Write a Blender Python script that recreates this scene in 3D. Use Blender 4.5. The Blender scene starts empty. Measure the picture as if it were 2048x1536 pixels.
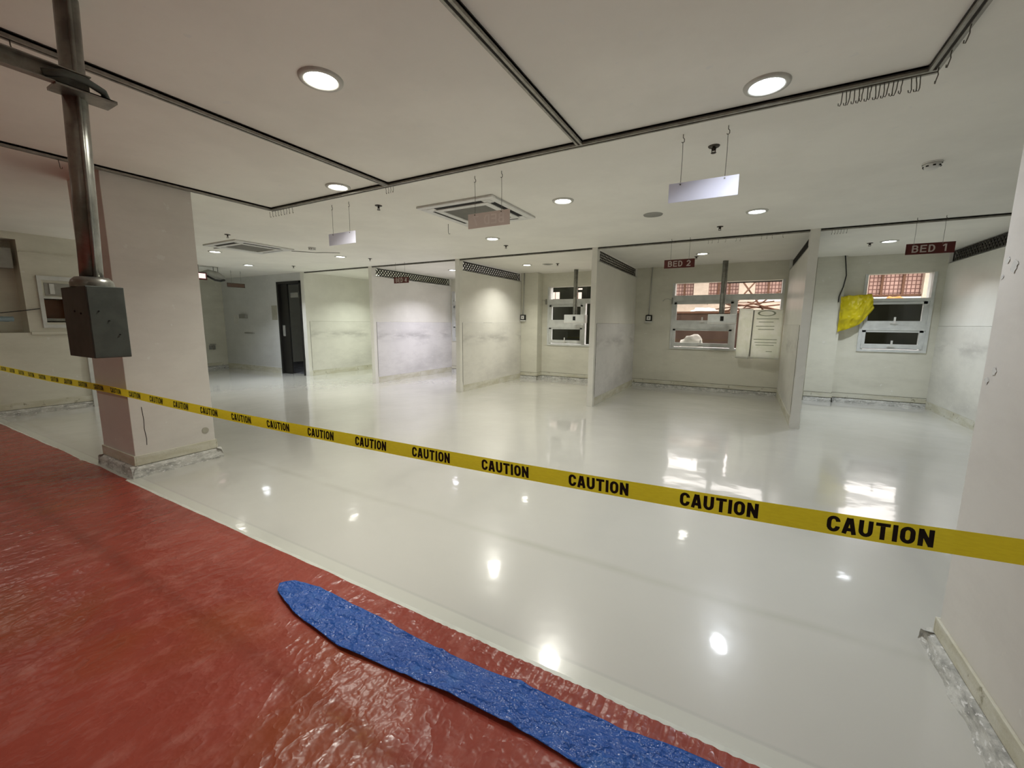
import bpy, bmesh, math, random
from mathutils import Vector, Matrix, noise
random.seed(7)
S = bpy.context.scene
C = S.collection
PI = math.pi
H = 2.6

# ------------------------------------------------------------------ camera
yaw, pitch, roll, F, CH = .5091, .146, .0082, 825.42, 1.3828
fw = Vector((-math.sin(yaw)*math.cos(pitch), math.cos(yaw)*math.cos(pitch), -math.sin(pitch)))
r0 = Vector((math.cos(yaw), math.sin(yaw), 0)); u0 = r0.cross(fw)
rr = math.cos(roll)*r0 + math.sin(roll)*u0
uu = -math.sin(roll)*r0 + math.cos(roll)*u0
cd = bpy.data.cameras.new('camera'); cam = bpy.data.objects.new('camera', cd); C.objects.link(cam)
cd.sensor_width = 36; cd.lens = F/2048*36; cd.clip_start = .05; cd.clip_end = 200
M = Matrix((rr, uu, -fw)).transposed().to_4x4(); M.translation = (0, 0, CH)
cam.matrix_world = M
S.camera = cam

# ------------------------------------------------------------------ world, exposure
w = bpy.data.worlds.new('world'); S.world = w; w.use_nodes = True
bg = w.node_tree.nodes['Background']
bg.inputs[0].default_value = (1, .9, .87, 1); bg.inputs[1].default_value = 3.3
S.view_settings.view_transform = 'Standard'; S.view_settings.look = 'None'
S.view_settings.gamma = 1; S.view_settings.use_curve_mapping = False
S.view_settings.exposure = 0.68
S.cycles.use_denoising = True
S.cycles.max_bounces = 10; S.cycles.diffuse_bounces = 6; S.cycles.glossy_bounces = 4
S.cycles.transparent_max_bounces = 12
S.cycles.sample_clamp_indirect = 4

LAMP_P = 7.0     # watt of one downlight
COOL = (.88, .93, 1.0); NEUT = (1, .975, .88); WARM = (1, .97, .86); VIOL = (.90, .87, 1.0); GREENW = (.95, 1.0, .88)
# x, y, power factor, colour, lit, label
LAMPS = [
 (-1.974, 1.524, 1.3, NEUT, True, 'round downlight on the left of the nearest two, above the red floor sheet edge'),
 (0.0, 2.645, 1.15, COOL, True, 'round downlight nearest the right pillar, between the curtain tracks'),
 (-3.33, 2.69, 1.2, NEUT, True, 'round downlight just in front of the cross curtain track, left of the track junction'),
 (-1.686, 4.034, 1.25, NEUT, True, 'round downlight right of the near ceiling air conditioner'),
 (.014, 5.354, .9, COOL, True, 'round downlight behind the big blank white sign, in front of bed 1 and bed 2'),
 (-3.305, 5.304, 1.7, NEUT, True, 'round downlight behind the near ceiling air conditioner'),
 (-6.746, 5.426, 1.9, NEUT, True, 'round downlight behind the small blank white hanging sign'),
 (-8.309, 4.04, 1.1, NEUT, True, 'round downlight left of the far ceiling air conditioner, beside the pillar'),
 (-9.602, 5.313, 3.0, COOL, True, 'round downlight deep on the left in front of the dark doorway'),
 (-.741, 8.027, .75, NEUT, True, 'round downlight on the ceiling inside the bed 2 bay'),
 (1.717, 8.046, 2.1, COOL, True, 'round downlight on the ceiling inside the bed 1 bay'),
 (-6.052, 7.954, 3.3, VIOL, True, 'round downlight on the ceiling inside the bed 4 bay'),
 (-8.45, 7.95, 2.4, GREENW, True, 'round downlight in the bay beside the dark doorway'),
 (-4.1, 7.95, 1.8, NEUT, True, 'round downlight in the bay between bed 2 and bed 4, lighting the partition'),
 (-3.66, 8.023, 0, NEUT, False, 'unlit dark downlight on the ceiling of the bay left of bed 2'),
 (-4.9, -.9, .8, NEUT, True, 'round downlight behind the viewer over the left part of the red sheet'),
 (-.6, -1.2, .8, NEUT, True, 'round downlight behind the viewer over the right part of the red sheet'),
 (-7.2, 1.0, .5, NEUT, True, 'round downlight left of the pillar near the left wall'),
 (3.2, 3.9, .9, COOL, True, 'round downlight hidden behind the right pillar'),
 (-10.3, 8.2, .45, COOL, True, 'added round downlight brightening the dim corridor behind the dark doorway'),  # no fitting known here; added to lift the corridor brightness
]

# ------------------------------------------------------------------ materials
def nodes(name):
    m = bpy.data.materials.new(name); m.use_nodes = True
    nt = m.node_tree; b = nt.nodes['Principled BSDF']
    return m, nt, b
def mix(nt, fac, a, b):
    n = nt.nodes.new('ShaderNodeMix'); n.data_type = 'RGBA'
    if isinstance(fac, (int, float)): n.inputs[0].default_value = fac
    else: nt.links.new(fac, n.inputs[0])
    for v, i in ((a, 6), (b, 7)):
        if isinstance(v, tuple): n.inputs[i].default_value = (*v, 1)
        else: nt.links.new(v, n.inputs[i])
    return n.outputs[2]
def coords(nt, scale=(1,1,1), kind='Object'):
    t = nt.nodes.new('ShaderNodeTexCoord'); mp = nt.nodes.new('ShaderNodeMapping')
    mp.inputs['Scale'].default_value = scale
    nt.links.new(t.outputs[kind], mp.inputs[0]); return mp.outputs[0]
def nse(nt, vec, scale, detail=4, rough=.6, lo=.4, hi=.6):
    n = nt.nodes.new('ShaderNodeTexNoise'); n.inputs['Scale'].default_value = scale
    n.inputs['Detail'].default_value = detail; n.inputs['Roughness'].default_value = rough
    nt.links.new(vec, n.inputs['Vector'])
    r = nt.nodes.new('ShaderNodeMapRange'); r.inputs[1].default_value = lo; r.inputs[2].default_value = hi
    nt.links.new(n.outputs[0], r.inputs[0]); return r.outputs[0]
def math_(nt, op, a, b=None, clamp=False):
    n = nt.nodes.new('ShaderNodeMath'); n.operation = op; n.use_clamp = clamp
    for i, v in enumerate((a, b)):
        if v is None: continue
        if isinstance(v, (int, float)): n.inputs[i].default_value = v
        else: nt.links.new(v, n.inputs[i])
    return n.outputs[0]
def bump(nt, b, h, strength, dist=.01, sock='Normal'):
    n = nt.nodes.new('ShaderNodeBump'); n.inputs['Strength'].default_value = strength
    n.inputs['Distance'].default_value = dist
    nt.links.new(h, n.inputs['Height']); nt.links.new(n.outputs[0], b.inputs[sock])
def simple(name, col, rough=.5, metal=0, vary=.06, emis=0, ecol=None, scale=8, bmp=0):
    m, nt, b = nodes(name)
    v = coords(nt)
    f = nse(nt, v, scale)
    d = tuple(max(0, c*(1-vary)) for c in col); l = tuple(min(1, c*(1+vary)) for c in col)
    nt.links.new(mix(nt, f, d, l), b.inputs['Base Color'])
    b.inputs['Roughness'].default_value = rough; b.inputs['Metallic'].default_value = metal
    if bmp: bump(nt, b, f, bmp, .005)
    if emis:
        b.inputs['Emission Color'].default_value = (*(ecol or col), 1); b.inputs['Emission Strength'].default_value = emis
    return m

MT = {}
def wall_paint(name, col, stain, amount=.35, rough=.45, streak=(.7,.7,2.2), bmp=.05, smear=0):
    m, nt, b = nodes(name)
    v = coords(nt, streak); v1 = coords(nt)
    base = mix(nt, nse(nt, v1, 1.3, 5), tuple(c*.97 for c in col), tuple(min(1,c*1.03) for c in col))
    s = nse(nt, v, 1.1, 8, .74, .46, .68)
    s = math_(nt, 'MULTIPLY', s, amount)
    c2 = mix(nt, s, base, stain)
    if smear:
        sp = nt.nodes.new('ShaderNodeSeparateXYZ'); nt.links.new(v1, sp.inputs[0])
        band = math_(nt, 'SUBTRACT', 1, math_(nt, 'DIVIDE', math_(nt, 'ABSOLUTE', math_(nt, 'SUBTRACT', sp.outputs[2], 1.06)), .17), True)
        f_ = math_(nt, 'MULTIPLY', math_(nt, 'POWER', band, 1.3), nse(nt, coords(nt, (.8,.8,3)), 1.4, 5, .6, .42, .6))
        c2 = mix(nt, math_(nt, 'MULTIPLY', f_, smear), c2, stain)
    chips = nse(nt, v1, 13, 3, .5, .70, .73)
    c3 = mix(nt, math_(nt, 'MULTIPLY', chips, .6), c2, (.78,.78,.74))
    nt.links.new(c3, b.inputs['Base Color']); b.inputs['Roughness'].default_value = rough
    bump(nt, b, nse(nt, v1, 14, 3), bmp, .004)
    return m
MT['wall'] = wall_paint('old_wall_paint', (.68,.67,.575), (.44,.43,.35), .35)
MT['wall_grey'] = wall_paint('grey_wall_paint', (.66,.67,.66), (.46,.46,.45), .3)
MT['wainscot'] = wall_paint('scuffed_panel', (.72,.71,.65), (.36,.35,.32), .36, .36, (.5,.5,1.5), .05, .75)
MT['wainscot_b'] = wall_paint('scuffed_panel_grey', (.70,.69,.68), (.36,.35,.35), .45, .36, (.5,.5,1.5), .05, .8)
MT['panel_up'] = wall_paint('upper_panel_paint', (.76,.75,.69), (.58,.57,.51), .2, .32)
MT['pillar'] = wall_paint('pillar_paint', (.70,.675,.63), (.52,.49,.45), .35, .5)
MT['ceiling'] = wall_paint('ceiling_paint', (.83,.815,.75), (.66,.64,.57), .15, .7, (1,1,1), .03)
def skirt():
    m, nt, b = nodes('yellowed_skirting')
    v = coords(nt, (1,1,4)); v1 = coords(nt)
    c = mix(nt, nse(nt, v, 3, 6), (.56,.54,.42), (.66,.65,.56))
    c = mix(nt, nse(nt, v1, 11, 6, .7, .6, .66), c, (.33,.31,.22))
    nt.links.new(c, b.inputs['Base Color']); b.inputs['Roughness'].default_value = .6
    bump(nt, b, nse(nt, v1, 20, 5), .25, .006)
    return m
MT['skirt'] = skirt()
MT['gap'] = simple('dark_gap_line', (.08,.075,.045), .9)
def rubble():
    m, nt, b = nodes('broken_plaster')
    v = coords(nt, (1,1,2.5))
    c = mix(nt, nse(nt, v, 9, 8, .7, .30, .58), (.20,.20,.185), (.60,.60,.56))
    c = mix(nt, nse(nt, v, 30, 4, .6, .58, .62), c, (.75,.75,.73))
    nt.links.new(c, b.inputs['Base Color']); b.inputs['Roughness'].default_value = .85
    bump(nt, b, nse(nt, v, 30, 6, .6, .2, .8), .35, .008)
    return m
MT['rubble'] = rubble()
def floor_mat():
    m, nt, b = nodes('glossy_epoxy_floor')
    v = coords(nt)
    c = mix(nt, nse(nt, v, .5, 4, .5, .3, .7), (.515,.51,.47), (.565,.56,.52))
    sep = nt.nodes.new('ShaderNodeSeparateXYZ'); nt.links.new(v, sep.inputs[0])
    y = sep.outputs[1]
    # faint dirty seam running across the floor and a thin raised lip by the sheet edge
    wob = math_(nt, 'MULTIPLY', nse(nt, v, .9, 2, .5, 0, 1), .10)
    d = math_(nt, 'ABSOLUTE', math_(nt, 'SUBTRACT', math_(nt, 'ADD', y, wob), 2.24))
    seam = math_(nt, 'SUBTRACT', 1, math_(nt, 'DIVIDE', d, .05), True)
    seam = math_(nt, 'MULTIPLY', seam, nse(nt, v, 1.2, 3, .5, .35, .6))
    c = mix(nt, math_(nt, 'MULTIPLY', seam, .6), c, (.42,.42,.36))
    d3 = math_(nt, 'ABSOLUTE', math_(nt, 'SUBTRACT', math_(nt, 'ADD', y, math_(nt, 'MULTIPLY', wob, .12)), 1.462))
    ln = math_(nt, 'SUBTRACT', 1, math_(nt, 'DIVIDE', d3, .012), True)
    c = mix(nt, math_(nt, 'MULTIPLY', ln, .35), c, (.40,.41,.38))
    lip = math_(nt, 'LESS_THAN', math_(nt, 'ADD', y, math_(nt, 'MULTIPLY', wob, .12)), 1.452)
    c = mix(nt, math_(nt, 'MULTIPLY', lip, .5), c, (.60,.62,.545))
    nt.links.new(c, b.inputs['Base Color'])
    b.inputs['Roughness'].default_value = .24
    b.inputs['Specular IOR Level'].default_value = .8
    b.inputs['Coat Weight'].default_value = .8; b.inputs['Coat IOR'].default_value = 1.5
    b.inputs['Coat Roughness'].default_value = .065
    vb = coords(nt, (1.0, 1.0, 1))
    h = math_(nt, 'ADD', nse(nt, vb, 1.6, 2, .4, 0, 1), math_(nt, 'MULTIPLY', nse(nt, vb, 6, 2, .5, 0, 1), .16))
    n = nt.nodes.new('ShaderNodeBump'); n.inputs['Strength'].default_value = .5; n.inputs['Distance'].default_value = .012
    nt.links.new(h, n.inputs['Height']); nt.links.new(n.outputs[0], b.inputs['Coat Normal']); nt.links.new(n.outputs[0], b.inputs['Normal'])
    return m
MT['floor'] = floor_mat()
def plastic(name, c1, c2, c3, rough=.28, scale=10, strength=.5, stretch=(1,1,1), patch=None, bd=.02):
    m, nt, b = nodes(name)
    v = coords(nt); vs = coords(nt, stretch)
    c = mix(nt, nse(nt, v, 1.1, 5, .6, .35, .65), c1, c2)
    c = mix(nt, nse(nt, vs, 6, 6, .7, .52, .75), c, c3)
    if patch: c = mix(nt, nse(nt, v, .8, 3, .5, .56, .72), c, patch)
    nt.links.new(c, b.inputs['Base Color']); b.inputs['Roughness'].default_value = rough
    b.inputs['Specular IOR Level'].default_value = .45
    def ridge(vec, sc, det):
        n_ = nse(nt, vec, sc, det, .55, 0, 1)
        return math_(nt, 'POWER', math_(nt, 'SUBTRACT', 1, math_(nt, 'ABSOLUTE', math_(nt, 'SUBTRACT', math_(nt, 'MULTIPLY', n_, 2), 1))), 3)
    h = math_(nt, 'ADD', ridge(vs, scale, 3), math_(nt, 'MULTIPLY', ridge(v, scale*3.2, 3), .35))
    bump(nt, b, h, strength, bd)
    return m
MT['red'] = plastic('red_plastic_sheet', (.235,.036,.022), (.30,.055,.036), (.36,.11,.085), .26, 3.2, .34, (1.5,.8,1), (.25,.055,.010), .018)
MT['blue'] = plastic('blue_plastic_sheet', (.015,.075,.33), (.022,.10,.40), (.05,.16,.48), .2, 8, .65, (1,1.5,1), None, .02)
def tape_mat():
    m, nt, b = nodes('yellow_tape_film')
    b.inputs['Base Color'].default_value = (.80,.62,.012,1); b.inputs['Roughness'].default_value = .35
    nt.links.new(mix(nt, nse(nt, coords(nt,(6,6,30)), 6), (.90,.74,.012), (.97,.82,.018)), b.inputs['Base Color'])
    tr = nt.nodes.new('ShaderNodeBsdfTranslucent'); tr.inputs[0].default_value = (.9,.72,.03,1)
    tp = nt.nodes.new('ShaderNodeBsdfTransparent'); tp.inputs[0].default_value = (.95,.8,.1,1)
    a = nt.nodes.new('ShaderNodeMixShader'); a.inputs[0].default_value = .35
    nt.links.new(b.outputs[0], a.inputs[1]); nt.links.new(tr.outputs[0], a.inputs[2])
    c = nt.nodes.new('ShaderNodeMixShader'); c.inputs[0].default_value = .13
    nt.links.new(a.outputs[0], c.inputs[1]); nt.links.new(tp.outputs[0], c.inputs[2])
    nt.links.new(c.outputs[0], nt.nodes['Material Output'].inputs[0])
    return m
MT['tape'] = tape_mat()
def glass(name='window_glass', tint=(.93,.95,.94)):
    m, nt, b = nodes(name)
    nt.nodes.remove(b)
    tp = nt.nodes.new('ShaderNodeBsdfTransparent'); tp.inputs[0].default_value = (*tint,1)
    gl = nt.nodes.new('ShaderNodeBsdfGlossy'); gl.inputs['Roughness'].default_value = .02
    fr = nt.nodes.new('ShaderNodeFresnel'); fr.inputs[0].default_value = 1.33
    s = nt.nodes.new('ShaderNodeMixShader')
    nt.links.new(fr.outputs[0], s.inputs[0]); nt.links.new(tp.outputs[0], s.inputs[1]); nt.links.new(gl.outputs[0], s.inputs[2])
    nt.links.new(s.outputs[0], nt.nodes['Material Output'].inputs[0])
    return m
MT['glass'] = glass()
def film(name, col, tfac=.35, rough=.25, tcol=None, bscale=14):
    m, nt, b = nodes(name)
    v = coords(nt)
    nt.links.new(mix(nt, nse(nt, v, 6, 5), col, tuple(min(1,c*1.25) for c in col)), b.inputs['Base Color'])
    b.inputs['Roughness'].default_value = rough
    bump(nt, b, nse(nt, v, bscale, 5, .6, 0, 1), .6, .02)
    tr = nt.nodes.new('ShaderNodeBsdfTranslucent'); tr.inputs[0].default_value = (*(tcol or col), 1)
    a = nt.nodes.new('ShaderNodeMixShader'); a.inputs[0].default_value = tfac
    nt.links.new(b.outputs[0], a.inputs[1]); nt.links.new(tr.outputs[0], a.inputs[2])
    nt.links.new(a.outputs[0], nt.nodes['Material Output'].inputs[0])
    return m
MT['yellowbag'] = film('yellow_plastic_film', (.70,.60,.015), .35, .22)
MT['whitebag'] = film('milky_plastic_film', (.86,.88,.79), .45, .2)
MT['black'] = simple('near_black_paint', (.012,.011,.009), .5)
MT['ink'] = simple('black_ink', (.012,.008,.008), .6)
MT['lattice'] = simple('dark_brown_lattice', (.018,.014,.010), .6)
MT['white_metal'] = simple('white_painted_frame', (.62,.64,.62), .4)
MT['white_plastic'] = simple('white_plastic', (.66,.66,.63), .45)
MT['grey_plastic'] = simple('grey_plastic', (.30,.30,.27), .5)
MT['ac_grille'] = simple('grey_filter_grille', (.16,.155,.135), .8)
MT['dark_slot'] = simple('dark_slot', (.01,.01,.008), .9)
MT['track'] = simple('aged_aluminium_track', (.30,.29,.25), .45, .4, .15, scale=20)
MT['track_dark'] = simple('track_groove', (.035,.032,.025), .8)
MT['steel'] = simple('galvanised_steel', (.30,.30,.27), .30, .75, .2, scale=12)
MT['steel_wire'] = simple('dull_wire', (.16,.155,.13), .5, .5)
MT['dull_white'] = simple('dull_white_wire', (.45,.45,.42), .5)
MT['olive_box'] = simple('grey_enclosure_paint', (.082,.096,.082), .6, 0, .12, scale=14)
MT['sprinkler'] = simple('sprinkler_brown', (.05,.04,.03), .4, .5)
def acrylic(name, col):
    m, nt, b = nodes(name)
    nt.links.new(mix(nt, nse(nt, coords(nt), 5), tuple(c*.97 for c in col), col), b.inputs['Base Color'])
    b.inputs['Roughness'].default_value = .4
    tr = nt.nodes.new('ShaderNodeBsdfTranslucent'); tr.inputs[0].default_value = (*col, 1)
    a = nt.nodes.new('ShaderNodeMixShader'); a.inputs[0].default_value = .5
    nt.links.new(b.outputs[0], a.inputs[1]); nt.links.new(tr.outputs[0], a.inputs[2])
    nt.links.new(a.outputs[0], nt.nodes['Material Output'].inputs[0])
    return m
MT['sign_white'] = acrylic('white_acrylic', (.84,.84,.93))
MT['sign_red'] = simple('dark_red_acrylic', (.085,.009,.006), .25)
MT['sign_text'] = simple('pale_lettering', (.50,.42,.38), .4)
MT['sign_back'] = acrylic('frosted_sign_back', (.84,.76,.73))  # white back; pink bounce from the red sheet put into the colour
MT['sign_back_text'] = simple('faint_show_through', (.92,.85,.82), .5)
MT['sign_brown'] = simple('brown_sign_face', (.12,.07,.05), .5)
MT['lens_off'] = simple('unlit_lens', (.10,.10,.09), .3)
MT['trim_ring'] = simple('downlight_trim', (.55,.55,.5), .35)
MT['amber'] = simple('amber_panel', (.11,.035,.006), .3)
MT['facade'] = simple('cream_facade', (.42,.35,.28), .7)
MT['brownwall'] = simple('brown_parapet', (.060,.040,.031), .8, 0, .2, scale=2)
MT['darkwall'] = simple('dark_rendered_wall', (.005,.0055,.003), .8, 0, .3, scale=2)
MT['darkroom'] = simple('dim_corridor_paint', (.34,.35,.36), .7)
MT['rust'] = simple('rusty_pole', (.11,.06,.04), .7)
MT['orange'] = simple('orange_cloth', (.55,.20,.05), .8)
MT['paleblue'] = simple('pale_blue_plastic', (.25,.34,.38), .4)
MT['paper'] = simple('aged_paper', (.40,.39,.32), .8)
MT['cable'] = simple('black_cable', (.02,.02,.018), .6)
MT['rubbish'] = simple('white_sacking', (.70,.66,.60), .8)
for k_ in ('darkwall','brownwall','rust'): MT[k_].node_tree.nodes['Principled BSDF'].inputs['Specular IOR Level'].default_value = .04
def grid_mat():
    m, nt, b = nodes('pink_grid_screen')
    br = nt.nodes.new('ShaderNodeTexBrick'); br.offset = 0
    v = coords(nt, (1,1,1))
    sw = nt.nodes.new('ShaderNodeSeparateXYZ'); cb = nt.nodes.new('ShaderNodeCombineXYZ')
    nt.links.new(v, sw.inputs[0]); nt.links.new(sw.outputs[0], cb.inputs[0]); nt.links.new(sw.outputs[2], cb.inputs[1])
    nt.links.new(cb.outputs[0], br.inputs['Vector'])
    br.inputs['Scale'].default_value = 1; br.inputs['Brick Width'].default_value = .10; br.inputs['Row Height'].default_value = .12
    br.inputs['Mortar Size'].default_value = .014
    br.inputs['Color1'].default_value = (.38,.25,.21,1); br.inputs['Color2'].default_value = (.32,.21,.175,1)
    br.inputs['Mortar'].default_value = (.10,.04,.03,1)
    nt.links.new(br.outputs[0], b.inputs['Base Color']); b.inputs['Roughness'].default_value = .7
    return m
MT['grid'] = grid_mat()
def emit(name, col, s):
    m, nt, b = nodes(name)
    nt.nodes.remove(b); e = nt.nodes.new('ShaderNodeEmission')
    e.inputs[0].default_value = (*col,1); e.inputs[1].default_value = s
    nt.links.new(e.outputs[0], nt.nodes['Material Output'].inputs[0]); return m
MT['litwin'] = emit('lit_far_window', (1,.78,.68), .9)
MT['exitglow'] = emit('glowing_sign_face', (1,.72,.68), .85)

# ------------------------------------------------------------------ mesh builder
class MB:
    def __init__(s): s.v = []; s.f = []; s.sm = []
    def add(s, vs, fs, sm=False):
        o = len(s.v); s.v += [tuple(x) for x in vs]; s.f += [tuple(i+o for i in f) for f in fs]; s.sm += [sm]*len(fs); return s
    def box(s, x0, x1, y0, y1, z0, z1):
        return s.add([(x0,y0,z0),(x1,y0,z0),(x1,y1,z0),(x0,y1,z0),(x0,y0,z1),(x1,y0,z1),(x1,y1,z1),(x0,y1,z1)],
                     [(0,3,2,1),(4,5,6,7),(0,1,5,4),(1,2,6,5),(2,3,7,6),(3,0,4,7)])
    def tube(s, pts, r, n=10, cap=True):
        pts = [Vector(p) for p in pts]; rings = []
        up = Vector((0,0,1))
        d0 = (pts[1]-pts[0]).normalized()
        a = d0.cross(up if abs(d0.z) < .9 else Vector((1,0,0))).normalized()
        vs = []; fs = []
        for i, p in enumerate(pts):
            d = (pts[min(i+1,len(pts)-1)]-pts[max(i-1,0)]).normalized()
            a = (a - d*a.dot(d)).normalized(); b = d.cross(a)
            rad = r[i] if isinstance(r, (list,tuple)) else r
            for k in range(n):
                t = 2*PI*k/n; vs.append(p + a*math.cos(t)*rad + b*math.sin(t)*rad)
        for i in range(len(pts)-1):
            for k in range(n):
                k2 = (k+1) % n
                fs.append((i*n+k, i*n+k2, (i+1)*n+k2, (i+1)*n+k))
        s.add(vs, fs, True)
        if cap:
            L = len(pts)-1
            o = len(s.v)-len(vs)
            s.f += [tuple(o+k for k in reversed(range(n))), tuple(o+L*n+k for k in range(n))]; s.sm += [False, False]
        return s
    def lathe(s, prof, c=(0,0,0), n=28, sm=True):
        vs = []; fs = []
        for (r, z) in prof:
            for k in range(n):
                t = 2*PI*k/n; vs.append((c[0]+r*math.cos(t), c[1]+r*math.sin(t), c[2]+z))
        for i in range(len(prof)-1):
            for k in range(n):
                k2 = (k+1) % n; fs.append((i*n+k, i*n+k2, (i+1)*n+k2, (i+1)*n+k))
        return s.add(vs, fs, sm)
    def disc(s, r, c, n=28, up=False):
        vs = [(c[0]+r*math.cos(2*PI*k/n), c[1]+r*math.sin(2*PI*k/n), c[2]) for k in range(n)]
        return s.add(vs, [tuple(range(n)) if up else tuple(reversed(range(n)))])
    def prism(s, poly, axis, a, b):
        # poly in the two other axes; extruded along axis from a to b
        def P(u, v, t):
            return {'x': (t,u,v), 'y': (u,t,v), 'z': (u,v,t)}[axis]
        n = len(poly); vs = [P(u,v,a) for u,v in poly]+[P(u,v,b) for u,v in poly]
        fs = [tuple(reversed(range(n))), tuple(range(n,2*n))]+[(i,(i+1)%n,(i+1)%n+n,i+n) for i in range(n)]
        return s.add(vs, fs)
    def build(s, name, mat, parent=None, bevel=0):
        me = bpy.data.meshes.new(name); me.from_pydata(s.v, [], s.f)
        me.polygons.foreach_set('use_smooth', s.sm); me.update()
        bm = bmesh.new(); bm.from_mesh(me); bmesh.ops.recalc_face_normals(bm, faces=bm.faces); bm.to_mesh(me); bm.free()
        o = bpy.data.objects.new(name, me); C.objects.link(o)
        me.materials.append(MT[mat] if isinstance(mat, str) else mat)
        if parent: o.parent = parent
        if bevel:
            md = o.modifiers.new('bevel', 'BEVEL'); md.width = bevel; md.segments = 2; md.limit_method = 'ANGLE'
        return o
def tag(o, label, cat, group=None):
    o['label'] = label; o['category'] = cat
    if group: o['group'] = group
    return o
def thing(name, label, cat, loc=(0,0,0), group=None, rz=0):
    o = bpy.data.objects.new(name, None); C.objects.link(o); o.location = loc; o.rotation_euler = (0,0,rz)
    o.empty_display_size = .1
    return tag(o, label, cat, group)
def struct(name, mb, mat, parent=None):
    o = mb.build(name, mat, parent)
    if not parent: o['kind'] = 'structure'
    return o
def copy_tree(o, parent=None):
    c = o.copy(); C.objects.link(c)
    if parent: c.parent = parent
    for ch in list(o.children): copy_tree(ch, c)
    return c

# ------------------------------------------------------------------ the room
YF, YB = 6.65, 9.5
struct('floor', MB().box(-13.7, 5.2, -3.2, 9.7, -.12, 0), 'floor')
struct('ceiling', MB().box(-13.7, 5.2, -3.2, 9.7, H, H+.12), 'ceiling')
WIN = [  # x0, x1, z0, z1
 (-7.22, -5.9, .90, 2.25), (-4.27, -2.5, .88, 2.27), (-1.37, .57, .90, 2.25), (1.80, 2.66, .97, 2.28)]
wb = MB()
xs = -13.7
for (a, b, z0, z1) in WIN:
    wb.box(xs, a, YB, YB+.2, 0, H); wb.box(a, b, YB, YB+.2, 0, z0); wb.box(a, b, YB, YB+.2, z1, H); xs = b
wb.box(xs, 5.2, YB, YB+.2, 0, H)
wb.box(-4.899, -4.45, 9.22, YB+.01, 0, H)
wb.box(1.05, 1.47, 9.36, YB+.01, 0, H)
struct('wall_back', wb, 'wall')
struct('wall_front', MB().box(-13.7, 5.2, -3.2, -3.0, 0, H), 'wall')
struct('wall_right', MB().box(5.0, 5.2, -3.0, YB, 0, H), 'wall')
struct('wall_far_left', MB().box(-13.7, -13.5, 2.5, YB, 0, H), 'wall')
# left wall with its recess, and the boxed-out part with a small window
wl = MB()
wl.box(-9.5, -9.1, -3.0, 2.5, 0, 1.19); wl.box(-9.5, -9.1, -3.0, 1.0, 1.19, H); wl.box(-9.5, -9.1, 1.0, 1.86, 2.5, H)
wl.box(-9.5, -9.38, 1.0, 1.86, 1.19, 2.5)
wl.box(-9.5, -9.1, 1.86, 2.5, 1.70, H); wl.box(-9.5, -9.1, 1.86, 2.05, 1.34, 1.70); wl.box(-9.5, -9.1, 2.30, 2.5, 1.34, 1.70)
wl.box(-9.5, -9.1, 1.86, 2.5, 1.19, 1.34); wl.box(-9.5, -9.40, 2.05, 2.30, 1.34, 1.70)
wl.box(-13.5, -9.5, 2.4, 2.5, 0, H)
struct('wall_left', wl, 'wall')
struct('trim_1', MB().box(-9.1, -9.07, 1.87, 2.5, 1.165, 1.20).box(-9.1, -9.085, 1.87, 2.5, 2.33, 2.345), 'wall')
struct('trim_2', MB().box(-9.1, -9.06, 2.42, 2.5, 0, 1.165), 'white_metal')
# door wall
wd = MB().box(-13.5, -10.80, YF, YF+.14, 0, H).box(-10.80, -9.80, YF, YF+.14, 2.40, H)
struct('wall_door', wd, 'wall_grey')
struct('trim_3', MB().box(-13.5, -10.80, YF-.012, YF, .14, .155), 'wall_grey')

def rough_strip(p0, p1, h, dep, name='baseboard', seed=0, parent=None, n=None, mat='rubble'):
    # a jagged band of broken plaster from p0 to p1 along the floor, sticking out by dep to the right of travel
    p0 = Vector((*p0, 0)); p1 = Vector((*p1, 0)); d = (p1-p0); L = d.length; d.normalize()
    nrm = Vector((d.y, -d.x, 0)); n = n or max(8, int(L/.02)); k = 6
    vs = []; fs = []
    for i in range(n+1):
        for j in range(k+1):
            t = i/n; z = h*j/k
            a = noise.noise(Vector((t*L*9+seed, z*25, seed)))*.6 + noise.noise(Vector((t*L*30+seed, z*60, 3)))*.22
            e = dep*(1-.55*j/k)*(1+.55*a)
            if j == k: e = -.004; z = h*(1+.02*a)
            vs.append(p0+d*(L*t)+nrm*e+Vector((0,0,z)))
    for i in range(n):
        for j in range(k):
            q = i*(k+1)+j; fs.append((q, q+k+1, q+k+2, q+1))
    m = MB().add(vs, fs, True)
    return m.build(name, mat, parent)
def base_run(p0, p1, seed, rub=True, zb=.085, zt=.165, side=-1):
    d = Vector((p1[0]-p0[0], p1[1]-p0[1], 0)); n = Vector((d.y, -d.x, 0)).normalized()*.014
    q = [(p0[0],p0[1]),(p1[0],p1[1]),(p1[0]+n.x,p1[1]+n.y),(p0[0]+n.x,p0[1]+n.y)]
    o = MB().prism(q, 'z', zb if rub else 0, zt).build('baseboard_back', 'skirt'); o['kind'] = 'structure'
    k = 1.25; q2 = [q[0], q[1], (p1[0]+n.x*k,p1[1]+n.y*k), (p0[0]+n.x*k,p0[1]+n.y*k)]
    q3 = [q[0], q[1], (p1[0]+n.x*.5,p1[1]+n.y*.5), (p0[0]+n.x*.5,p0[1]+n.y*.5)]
    MB().prism(q2, 'z', zb-.006, zb).prism(q3, 'z', zt, zt+.005).build('gap_line', MT['gap'], o)  # thin dark lines along the top and bottom of the skirting
    if rub:
        r = rough_strip(p0, p1, zb, .03, 'baseboard_back', seed); r['kind'] = 'structure'
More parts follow.
